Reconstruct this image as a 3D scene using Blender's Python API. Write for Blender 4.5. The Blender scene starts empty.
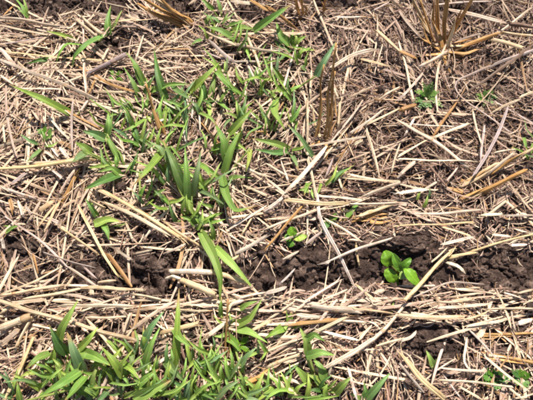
import bpy, math, random
import numpy as np

# ------------------------------------------------------------------ camera, sky, sun, exposure
SC = bpy.context.scene
PITCH, HFOV, DIST = math.radians(68), math.radians(55), 0.63
CAM = np.array([0.0, -DIST*math.cos(PITCH), DIST*math.sin(PITCH)])
SUN_EL, SUN_AZ = math.radians(57), math.radians(14)      # azimuth clockwise from +y (far side of the picture)
cd = bpy.data.cameras.new('camera'); cam = bpy.data.objects.new('camera', cd)
SC.collection.objects.link(cam); SC.camera = cam
cam.location = CAM; cam.rotation_euler = (math.pi/2-PITCH, 0, 0)
cd.angle = HFOV; cd.clip_start = 0.01; cd.clip_end = 200
W = bpy.data.worlds.new('World'); SC.world = W; W.use_nodes = True
nt = W.node_tree; bg = nt.nodes['Background']
sky = nt.nodes.new('ShaderNodeTexSky'); sky.sky_type = 'NISHITA'; sky.sun_disc = False
sky.sun_elevation = SUN_EL; sky.sun_rotation = SUN_AZ
nt.links.new(sky.outputs[0], bg.inputs[0]); bg.inputs[1].default_value = 0.065
sd = bpy.data.lights.new('sun', 'SUN'); sd.energy = 5.0; sd.angle = math.radians(0.5); sd.color = (1, 0.945, 0.89)
sun = bpy.data.objects.new('sun', sd); SC.collection.objects.link(sun)
sun.rotation_euler = (math.pi/2-SUN_EL, 0, math.pi-SUN_AZ)
SC.view_settings.view_transform = 'Standard'; SC.view_settings.look = 'None'
SC.view_settings.exposure = 0.64; SC.view_settings.gamma = 1
SC.render.engine = 'CYCLES'; SC.cycles.max_bounces = 8; SC.cycles.filter_width = 2.3

random.seed(7); RNG = np.random.default_rng(11)
C = SC.collection
RND = random.uniform

# ------------------------------------------------------------------ pixels <-> places
FW = np.array([0, math.cos(PITCH), -math.sin(PITCH)]); UPV = np.array([0, math.sin(PITCH), math.cos(PITCH)])
TH = math.tan(HFOV/2)
MPP = 2*TH*DIST/533                                     # metres per photo pixel in the middle of the picture

def at(px, py, z=0.0):
    d = FW + np.array([1.0, 0, 0])*((px-266.5)/266.5*TH) + UPV*((200-py)/266.5*TH)
    return CAM + d*((z-CAM[2])/d[2])

def to_px(x, y, z=0.0):
    v = np.stack([np.asarray(x)-CAM[0], np.asarray(y)-CAM[1], np.zeros_like(x)+z-CAM[2]], -1)
    f = v@FW
    return 266.5+v[..., 0]/f/TH*266.5, 200-(v@UPV)/f/TH*266.5

# ------------------------------------------------------------------ noise, ground shape
def vnoise(x, y, seed):
    xi = np.floor(x).astype(np.int64); yi = np.floor(y).astype(np.int64)
    fx = x-xi; fy = y-yi
    fx = fx*fx*fx*(fx*(fx*6-15)+10); fy = fy*fy*fy*(fy*(fy*6-15)+10)
    def hsh(a, b):
        h = (a*374761393+b*668265263+seed*974634777) & 0xFFFFFFFF
        h = ((h ^ (h >> 13))*1274126177) & 0xFFFFFFFF
        return ((h ^ (h >> 16)) & 0xFFFF)/65535.0
    return (hsh(xi, yi)*(1-fx)+hsh(xi+1, yi)*fx)*(1-fy)+(hsh(xi, yi+1)*(1-fx)+hsh(xi+1, yi+1)*fx)*fy

def fbm(x, y, seed, octv=4, gain=0.5):
    s = 0; a = 1; t = 0
    for i in range(octv):
        s = s+a*vnoise(x*2**i+i*17.3, y*2**i-i*9.1, seed+i); t += a; a *= gain
    return s/t

def billow(x, y, seed, octv=3):
    s = 0; a = 1; t = 0
    for i in range(octv):
        n = np.abs(2*vnoise(x*2**i+i*3.7, y*2**i+i*7.9, seed+i)-1)
        s = s+a*n; t += a; a *= 0.55
    return s/t

def facets(x, y, scale, seed):
    """broken blocks: every cell is a tilted plane, with cracks between cells"""
    X, Y = x*scale, y*scale; xi = np.floor(X); yi = np.floor(Y)
    d1 = np.full(X.shape, 9.0); d2 = d1.copy(); h = np.zeros(X.shape)
    def hs(a, b, k):
        v = np.sin(a*127.1+b*311.7+(seed+k)*74.7)*43758.5453
        return v-np.floor(v)
    for i in (-1, 0, 1):
        for j in (-1, 0, 1):
            a, b = xi+i, yi+j
            dx = X-a-hs(a, b, 0); dy = Y-b-hs(a, b, 1); d = dx*dx+dy*dy
            v = hs(a, b, 2)-.5+dx*(hs(a, b, 3)-.5)*1.6+dy*(hs(a, b, 4)-.5)*1.6
            near = d < d1
            d2 = np.where(near, d1, np.minimum(d2, d)); h = np.where(near, v, h); d1 = np.where(near, d, d1)
    edge = np.sqrt(d2)-np.sqrt(d1)
    return h-.7*np.exp(-edge*7)

# patches where the dark earth shows: centre x, y, radii (photo pixels), strength
BARE = [(115, 274, 46, 15, 1), (150, 267, 30, 18, 1), (276, 272, 30, 21, 1), (312, 268, 38, 21, 1), (350, 265, 26, 20, 1),
        (374, 264, 16, 18, 1), (405, 247, 34, 10, 1), (432, 268, 16, 13, .9), (470, 268, 46, 18, 1), (517, 270, 34, 20, 1),
        (398, 272, 26, 16, 1), (428, 341, 31, 17, .95), (50, 0, 75, 15, 1), (105, 4, 24, 12, .9), (330, 0, 34, 10, 1), (470, 4, 40, 9, .6),
        (25, 249, 20, 10, .8), (165, 291, 22, 10, .8), (245, 272, 14, 14, .6), (482, 15, 16, 8, .5), (450, 145, 16, 9, .5),
        (520, 122, 12, 8, .5), (75, 290, 22, 9, .5), (575, 270, 40, 18, .9), (640, 268, 50, 20, .9), (-40, 5, 50, 12, .8),
        (440, 2, 60, 6, .4), (230, 62, 26, 12, .35), (105, 330, 16, 9, .5), (120, 45, 14, 10, .6), (180, 4, 24, 11, .9), (255, 13, 20, 9, .7), (390, 3, 30, 8, .6), (20, 285, 30, 9, .45), (225, 262, 22, 12, .6)]

def bareness(px, py):
    b = np.zeros_like(np.asarray(px, float))
    for cx, cy, rx, ry, s in BARE:
        d = ((px-cx)/rx)**2+((py-cy)/ry)**2
        b = np.maximum(b, s*np.clip(1.55-d, 0, 1))
    w = (fbm(px/16, py/12, 51, 3)-0.5)*1.5
    return np.clip(b+w*np.clip(b*6, 0, 1)*np.clip((1.25-b)*3, 0, 1), 0, 1)

def height(x, y):
    px, py = to_px(x, y)
    b = bareness(px, py)
    h = (fbm(x*7, y*7, 3, 3)-0.5)*0.018
    h = h+(fbm(x*38+5, y*38, 9, 4)-0.5)*0.010*(0.6+0.8*b)
    wx, wy = x+(vnoise(x*90, y*90, 61)-.5)*.008, y+(vnoise(x*90, y*90, 62)-.5)*.008
    big = fbm(x*24, y*24, 23, 2)
    h = h+facets(wx, wy, 62, 5)*0.0085*b*np.clip(big*2.2-.5, .25, 1.1)
    h = h+facets(wy, wx, 150, 9)*0.0036*(.2+b)*(.5+.8*vnoise(x*40, y*40, 64))
    h = h+(1-billow(x*46, y*46, 21, 4)-0.62)*0.009*b
    h = h+(fbm(x*260, y*260, 33, 3, .7)-.5)*0.0036*(.3+b)
    h = h+(vnoise(x*480, y*480, 41)-0.5)*0.0016
    def dip(cx, cy, rx, ry, a):
        return a*np.exp(-(((px-cx)/rx)**2+((py-cy)/ry)**2))
    h = h+dip(396, 272, 17, 13, -0.013)+dip(404, 244, 36, 6, 0.012)+dip(385, 256, 10, 12, 0.003)
    h = h+dip(292, 240, 9, 7, -0.008)+dip(415, 268, 9, 8, 0.006)+dip(148, 262, 18, 10, 0.008)+dip(155, 285, 16, 6, -0.008)
    h = h+dip(310, 262, 22, 10, 0.006)+dip(345, 280, 20, 6, -0.005)+dip(430, 340, 22, 12, 0.007)
    far = np.clip((np.hypot(x, y)-1.2)/4, 0, 1)
    return h*(1-0.5*far)+far*(fbm(x*0.7, y*0.7, 77, 3)-0.5)*0.12

def mat_depth(x, y):                                      # how thick the loose straw lies
    px, py = to_px(x, y)
    return (1-bareness(px, py))*(0.004+0.008*vnoise(np.asarray(x)*16, np.asarray(y)*16, 88))

# ------------------------------------------------------------------ mesh building
def link(name, verts, faces, mat, parent=None, smooth=True, attrs=None):
    """faces: list of int arrays (n,k)"""
    me = bpy.data.meshes.new(name)
    verts = np.asarray(verts, np.float32)
    me.vertices.add(len(verts)); me.vertices.foreach_set('co', verts.ravel())
    loops = np.concatenate([f.ravel() for f in faces]).astype(np.int32)
    tot = np.concatenate([np.full(len(f), f.shape[1]) for f in faces]).astype(np.int32)
    me.loops.add(len(loops)); me.loops.foreach_set('vertex_index', loops)
    me.polygons.add(len(tot)); st = np.concatenate([[0], np.cumsum(tot)[:-1]]).astype(np.int32)
    me.polygons.foreach_set('loop_start', st); me.polygons.foreach_set('loop_total', tot)
    me.polygons.foreach_set('use_smooth', np.full(len(tot), smooth))
    me.update(calc_edges=True)
    if attrs:
        for k, v in attrs.items():
            v = np.asarray(v, np.float32)
            if k == 'tint':
                a = me.attributes.new(k, 'FLOAT_COLOR', 'POINT'); a.data.foreach_set('color', np.c_[v, np.ones(len(v), np.float32)].astype(np.float32).ravel())
            else:
                a = me.attributes.new(k, 'FLOAT_VECTOR', 'POINT'); a.data.foreach_set('vector', v.ravel())
    me.materials.append(mat)
    o = bpy.data.objects.new(name, me); C.objects.link(o)
    if parent: o.parent = parent
    return o

def unit(v): return v/np.maximum(np.linalg.norm(v, axis=-1, keepdims=True), 1e-9)

def sweep(P, Wd, Th, sec, roll=0.0, tint=(1, 1, 1), closed=True, hollow=False, cap=True, jag=0.0):
    """P (N,K,3) paths, Wd/Th (N,K) width and thickness, sec (M,2) unit cross-section. Returns verts, faces, attrs."""
    P = np.asarray(P, float)
    if P.ndim == 2: P = P[None]
    N, K, _ = P.shape
    Wd = np.broadcast_to(np.asarray(Wd, float), (N, K)); Th = np.broadcast_to(np.asarray(Th, float), (N, K))
    t = unit(np.gradient(P, axis=1))
    up = np.zeros_like(t); up[..., 2] = 1
    up = np.where(np.abs(t[..., 2:3]) > 0.93, np.array([0., 1., 0.]), up)
    s = unit(np.cross(t, up)); n = np.cross(s, t)
    r = np.broadcast_to(np.asarray(roll, float).reshape(-1, 1) if np.ndim(roll) == 1 else np.asarray(roll, float), (N, K))[..., None]
    s, n = s*np.cos(r)+n*np.sin(r), n*np.cos(r)-s*np.sin(r)
    sec = np.asarray(sec, float); M = len(sec)
    a = sec[:, 0][None, None]*Wd[..., None]/2; b = sec[:, 1][None, None]*Th[..., None]/2
    V = P[:, :, None]+s[:, :, None]*a[..., None]+n[:, :, None]*b[..., None]
    if jag:                                               # torn, slanting ends
        for kk in (0, K-1):
            obl = RNG.normal(0, .8, (N, 1))*sec[:, 0][None]
            V[:, kk] += t[:, kk, None]*((RNG.random((N, M))-.5)*1.3+obl)[..., None]*(Wd[:, kk]*jag)[:, None, None]
    al = np.concatenate([np.zeros((N, 1)), np.cumsum(np.linalg.norm(np.diff(P, axis=1), axis=-1), 1)], 1)
    L = np.stack([np.broadcast_to(al[..., None], a.shape), a, b], -1)
    V = V.reshape(N, K*M, 3); L = L.reshape(N, K*M, 3)
    k = np.arange(K-1)[:, None]*M; m = np.arange(M if closed else M-1)[None]
    m2 = (m+1) % M
    q = np.stack([k+m, k+m2, k+M+m2, k+M+m], -1).reshape(-1, 4)
    faces = [q]; ex = []; tri = []
    nb = K*M
    if closed and cap:
        for e, kk, sg in ((0, 0, 1), (1, K-1, -1)):
            ring = np.arange(M)+kk*M; nx = np.roll(ring, -1)
            if hollow:
                cen = P[:, kk, None]
                i1 = cen+(V[:, ring]-cen)*0.72; i2 = i1+t[:, kk, None]*sg*Wd[:, kk, None, None]*1.1
                c = cen+t[:, kk, None]*sg*Wd[:, kk, None, None]*1.1
                ex += [i1, i2, c]
                r1 = np.arange(M)+nb; r2 = r1+M; cc = nb+2*M; nb += 2*M+1
                n1 = np.roll(r1, -1); n2 = np.roll(r2, -1)
                qq = [np.stack([ring, r1, n1, nx], -1), np.stack([r1, r2, n2, n1], -1)]
                tt = np.stack([r2, np.full(M, cc), n2], -1)
                faces += qq if sg > 0 else [z[:, ::-1] for z in qq]
                tri.append(tt if sg > 0 else tt[:, ::-1])
            else:
                ex.append(P[:, kk, None]); cc = nb; nb += 1
                tt = np.stack([ring, np.full(M, cc), nx], -1)
                tri.append(tt if sg > 0 else tt[:, ::-1])
    if ex:
        E = np.concatenate(ex, 1); V = np.concatenate([V, E], 1)
        L = np.concatenate([L, np.zeros_like(E)+np.array([0.37, 0, 0])], 1)
    off = (np.arange(N)*V.shape[1])[:, None, None]
    F = [(f[None]+off).reshape(-1, f.shape[1]) for f in faces+tri]
    tint = np.broadcast_to(np.asarray(tint, float).reshape(-1, 1, 3), (N, V.shape[1], 3)).reshape(-1, 3)
    return V.reshape(-1, 3), F, {'tint': tint, 'lp': L.reshape(-1, 3)}

def ring(m, sq=1.0): return [(math.cos(2*math.pi*i/m), math.sin(2*math.pi*i/m)*sq) for i in range(m)]
TUBE = ring(9)
SPLIT = [(math.cos(a), math.sin(a)*1.0-0.2) for a in np.linspace(math.pi*1.08, -0.08*math.pi, 7)] + \
        [(math.cos(a)*0.8, math.sin(a)*0.72-0.25) for a in np.linspace(0, math.pi, 5)]
QUADSEC = [(-1, 0), (0, .6), (1, .1), (0, -.6)]
FLAT = [(-1, -.2), (-.5, .5), (0, .1), (.5, .6), (1, .1), (.5, -.3), (0, -.7), (-.5, -.5)]
LEAFSEC = [(-1, .55), (-.55, .12), (-.12, -.12), (0, -.3), (.12, -.12), (.55, .12), (1, .55)]

def tag(o, label=None, cat=None, group=None, kind=None):
    if label: o['label'] = label
    if cat: o['category'] = cat
    if group: o['group'] = group
    if kind: o['kind'] = kind
    return o

def empty(name, loc):
    o = bpy.data.objects.new(name, None); C.objects.link(o); o.location = loc; o.empty_display_size = 0.01
    return o

# ------------------------------------------------------------------ materials
def newmat(name):
    m = bpy.data.materials.new(name); m.use_nodes = True
    return m, m.node_tree, m.node_tree.nodes['Principled BSDF']
def node(t, typ, **kw):
    n = t.nodes.new(typ)
    for k, v in kw.items(): setattr(n, k, v)
    return n
def mixcol(t, a, b, f, mode='MIX'):
    n = node(t, 'ShaderNodeMix', data_type='RGBA', blend_type=mode)
    for s, v in ((0, f), (6, a), (7, b)):
        if isinstance(v, bpy.types.NodeSocket): t.links.new(v, n.inputs[s])
        else: n.inputs[s].default_value = v if s == 0 else (*v, 1)
    return n.outputs[2]
def ramp(t, src, stops):
    r = node(t, 'ShaderNodeValToRGB'); t.links.new(src, r.inputs[0])
    e = r.color_ramp.elements
    while len(e) > 1: e.remove(e[-1])
    e[0].position, e[0].color = stops[0][0], (*stops[0][1], 1)
    for p, c in stops[1:]:
        x = e.new(p); x.color = (*c, 1)
    return r.outputs[0]
def noise(t, vec, scale, detail=3, rough=0.55):
    n = node(t, 'ShaderNodeTexNoise'); n.inputs['Scale'].default_value = scale
    n.inputs['Detail'].default_value = detail; n.inputs['Roughness'].default_value = rough
    if vec is not None: t.links.new(vec, n.inputs['Vector'])
    return n.outputs['Fac']
def vmul(t, src, v):
    n = node(t, 'ShaderNodeVectorMath', operation='MULTIPLY'); t.links.new(src, n.inputs[0]); n.inputs[1].default_value = v
    return n.outputs[0]
def vadd(t, a, b):
    n = node(t, 'ShaderNodeVectorMath', operation='ADD'); t.links.new(a, n.inputs[0]); t.links.new(b, n.inputs[1])
    return n.outputs[0]
def bump(t, bs, src, dist, strength):
    b = node(t, 'ShaderNodeBump'); b.inputs['Distance'].default_value = dist; b.inputs['Strength'].default_value = strength
    t.links.new(src, b.inputs['Height']); t.links.new(b.outputs[0], bs.inputs['Normal'])

def fibre_material(name, rough, spec, stain, transl=0.0, lo=0.62, hi=1.18, wear=(.62, .57, .54), flt=.62):
    m, t, bs = newmat(name)
    tint = node(t, 'ShaderNodeAttribute', attribute_name='tint').outputs['Color']
    lp = node(t, 'ShaderNodeAttribute', attribute_name='lp').outputs['Vector']
    geo = node(t, 'ShaderNodeNewGeometry'); pos = geo.outputs['Position']
    streak = noise(t, vadd(t, vmul(t, lp, (45, 1700, 1700)), vmul(t, pos, (6, 6, 6))), 1.0, 4, 0.6)
    flute = noise(t, vadd(t, vmul(t, lp, (14, 620, 620)), vmul(t, pos, (4, 4, 4))), 1.0, 2, 0.5)
    blot = noise(t, pos, 140, 4, 0.6); wide = noise(t, pos, 26, 3)
    sc = ramp(t, streak, [(0.30, (lo,)*3), (0.5, (0.94,)*3), (0.72, (hi,)*3)])
    c = mixcol(t, tint, sc, 1.0, 'MULTIPLY')
    c = mixcol(t, c, ramp(t, flute, [(0.36, (flt, flt*.95, flt*.9)), (0.47, (1, 1, 1)), (0.7, (1.06,)*3)]), 1.0, 'MULTIPLY')
    patch = noise(t, vadd(t, vmul(t, lp, (60, 60, 60)), vmul(t, pos, (9, 9, 9))), 1.0, 3, 0.6)
    c = mixcol(t, c, ramp(t, patch, [(0.36, wear), (0.58, (1, 1, 1))]), 1.0, 'MULTIPLY')
    spots = ramp(t, blot, [(0.56, (0, 0, 0)), (0.72, (1, 1, 1))])
    mlt = node(t, 'ShaderNodeMath', operation='MULTIPLY'); t.links.new(spots, mlt.inputs[0]); t.links.new(wide, mlt.inputs[1])
    c = mixcol(t, c, stain, mlt.outputs[0])
    t.links.new(c, bs.inputs['Base Color'])
    bs.inputs['Roughness'].default_value = rough; bs.inputs['Specular IOR Level'].default_value = spec
    bump(t, bs, streak, 0.0006, 0.5)
    if transl:
        tr = node(t, 'ShaderNodeBsdfTranslucent'); mx = node(t, 'ShaderNodeMixShader'); mx.inputs[0].default_value = transl
        yel = mixcol(t, c, (1.25, 1.15, 0.35), 1.0, 'MULTIPLY')
        t.links.new(yel, tr.inputs[0]); t.links.new(bs.outputs[0], mx.inputs[1]); t.links.new(tr.outputs[0], mx.inputs[2])
        t.links.new(mx.outputs[0], t.nodes['Material Output'].inputs[0])
    return m
M_STRAW = fibre_material('dry_straw', 0.55, 0.3, (0.24, 0.15, 0.09), lo=0.70, hi=1.16, wear=(.80, .73, .66))
M_LITTER = fibre_material('weathered_litter', 0.6, 0.35, (0.10, 0.065, 0.05), wear=(.72, .66, .62))
M_BLADE = fibre_material('grass_blade', 0.5, 0.35, (0.30, 0.30, 0.12), transl=0.25, lo=0.70, hi=1.2, wear=(.8, .85, .8), flt=.86)
M_LEAF = fibre_material('smooth_leaf', 0.45, 0.4, (0.14, 0.22, 0.03), transl=0.06, lo=0.85, hi=1.08, wear=(.75, .8, .7), flt=.95)

M_SOIL, t, bs = newmat('dark_crumbly_soil')
pos = node(t, 'ShaderNodeNewGeometry').outputs['Position']
n1 = noise(t, pos, 70, 6, 0.7); n2 = noise(t, pos, 420, 5, 0.65); n3 = noise(t, pos, 1400, 3)
c = ramp(t, n1, [(0.3, (0.034, 0.021, 0.017)), (0.46, (0.060, 0.038, 0.029)), (0.54, (0.100, 0.065, 0.049)), (0.63, (0.20, 0.140, 0.108))])
c = mixcol(t, c, ramp(t, n2, [(0.34, (0.55,)*3), (0.5, (0.95,)*3), (0.70, (1.75, 1.65, 1.55))]), 1.0, 'MULTIPLY')
specks = ramp(t, n3, [(0.70, (0, 0, 0)), (0.76, (1, 1, 1))])
c = mixcol(t, c, (0.24, 0.17, 0.13), specks)
t.links.new(c, bs.inputs['Base Color']); bs.inputs['Roughness'].default_value = 0.92; bs.inputs['Specular IOR Level'].default_value = 0.2
bump(t, bs, n2, 0.0022, 0.9)

# ------------------------------------------------------------------ the ground: one sheet, fine in the middle
def axis(a, b, step, far, grow=1.35):
    c = list(np.arange(a, b+step/2, step)); s = step
    lo, hi = [a], [b]
    while hi[-1] < far:
        s *= grow; hi.append(hi[-1]+s); lo.append(lo[-1]-s)
    return np.array(lo[:0:-1]+c+hi[1:])
gx = axis(-0.52, 0.52, 0.0019, 30); gy = axis(-0.34, 0.50, 0.0019, 30)
X, Y = np.meshgrid(gx, gy); Z = height(X, Y)
nx, ny = len(gx), len(gy)
i = (np.arange(ny-1)[:, None]*nx+np.arange(nx-1)[None]).ravel()
ground = link('ground', np.stack([X.ravel(), Y.ravel(), Z.ravel()], 1), [np.stack([i, i+1, i+nx+1, i+nx], 1)], M_SOIL)
tag(ground, 'dark brown crumbly soil of the field under the straw', kind='structure')

def ground_z(x, y): return height(np.asarray(x, float), np.asarray(y, float))
def gz(px, py, extra=0.0):                                # place on the ground under a photo pixel
    z = 0.0
    for _ in range(4):
        p = at(px, py, z); z = float(ground_z(p[0:1], p[1:2])[0])+extra
    return at(px, py, z)

# ------------------------------------------------------------------ labels that single things out
MARKS = [('the round-leaved seedling', 398, 268), ('the tiny two-leaved sprout', 293, 238), ('the thick cream stalk', 45, 163),
         ('the broken double stalk', 208, 277), ('the yellow stubble', 492, 172), ('the big tan stubble clump', 443, 35),
         ('the upright brown stubble', 327, 105), ('the feathery weed', 427, 97), ('the smaller feathery weed', 486, 97),
         ('the tall grass clump', 195, 190), ('the lower left grass', 75, 360), ('the top left soil strip', 55, 6),
         ('the lower right soil patch', 430, 342), ('the long white stalk', 335, 245), ('the lower right leafy weed', 498, 378),
         ('the left soil lump', 148, 265), ('the two-bladed top left grass', 108, 25), ('the top middle grass tuft', 225, 27),
         ('the bottom middle grass', 315, 360), ('the broad-leaved left grass', 110, 150), ('the leaning cream stalk', 428, 275),
         ('the spreading grass rosette', 291, 45), ('the brown stub bundle', 160, 10), ('the tall narrow blade', 178, 325),
         ('the right soil bank', 490, 268), ('the white straw by the stubble', 302, 170)]
def where(px, py, skip=None):
    c = sorted((math.hypot(px-x, py-y), n, x, y) for n, x, y in MARKS if n != skip)
    d, n, x, y = c[0]
    dx, dy = px-x, py-y
    if abs(dx) > 2.2*abs(dy): r = 'right of' if dx > 0 else 'left of'
    elif abs(dy) > 2.2*abs(dx): r = 'below' if dy > 0 else 'above'
    else: r = ('below' if dy > 0 else 'above')+(' and right of' if dx > 0 else ' and left of')
    return ('just ' if d < 20 else '')+r+' '+n
PENDING = []                                              # (object, label, px, py) made unique at the end
def settle_labels():
    by = {}
    for o, l, x, y in PENDING: by.setdefault(l, []).append((x, y, o))
    num = ['', '', 'two', 'three', 'four', 'five', 'six', 'seven', 'eight']
    for l, v in by.items():
        if len(v) == 1: v[0][2]['label'] = l; continue
        sx = max(a[0] for a in v)-min(a[0] for a in v); sy = max(a[1] for a in v)-min(a[1] for a in v)
        ax = 0 if sx > sy else 1
        v.sort(key=lambda a: a[ax])
        ends = ('leftmost', 'rightmost') if ax == 0 else ('topmost', 'lowest')
        words = [ends[0]]+([] if len(v) == 2 else ['middle'] if len(v) == 3 else
                 ['second', 'third', 'fourth', 'fifth', 'sixth'][:len(v)-2])+[ends[1]]
        for w, (a, b, o) in zip(words, v):
            lab = f'{l}, {w} of {num[len(v)]}'
            if len(lab.split()) > 16: lab = lab.replace('dark weathered', 'weathered').replace('just ', '')
            if len(lab.split()) > 16: lab = lab.replace(' and left of', ' left of').replace(' and right of', ' right of')
            o['label'] = lab

# ------------------------------------------------------------------ straw: each piece traced from the photo
COL = {'p': (0.72, 0.57, 0.415), 'y': (0.72, 0.535, 0.31), 'w': (0.77, 0.64, 0.485), 'g': (0.52, 0.415, 0.345),
       'b': (0.50, 0.275, 0.098), 'd': (0.24, 0.155, 0.105), 'o': (0.60, 0.335, 0.115)}
CNAME = {'p': 'pale', 'y': 'golden', 'w': 'whitish', 'g': 'greyish', 'b': 'brown', 'd': 'dark weathered'}
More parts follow.
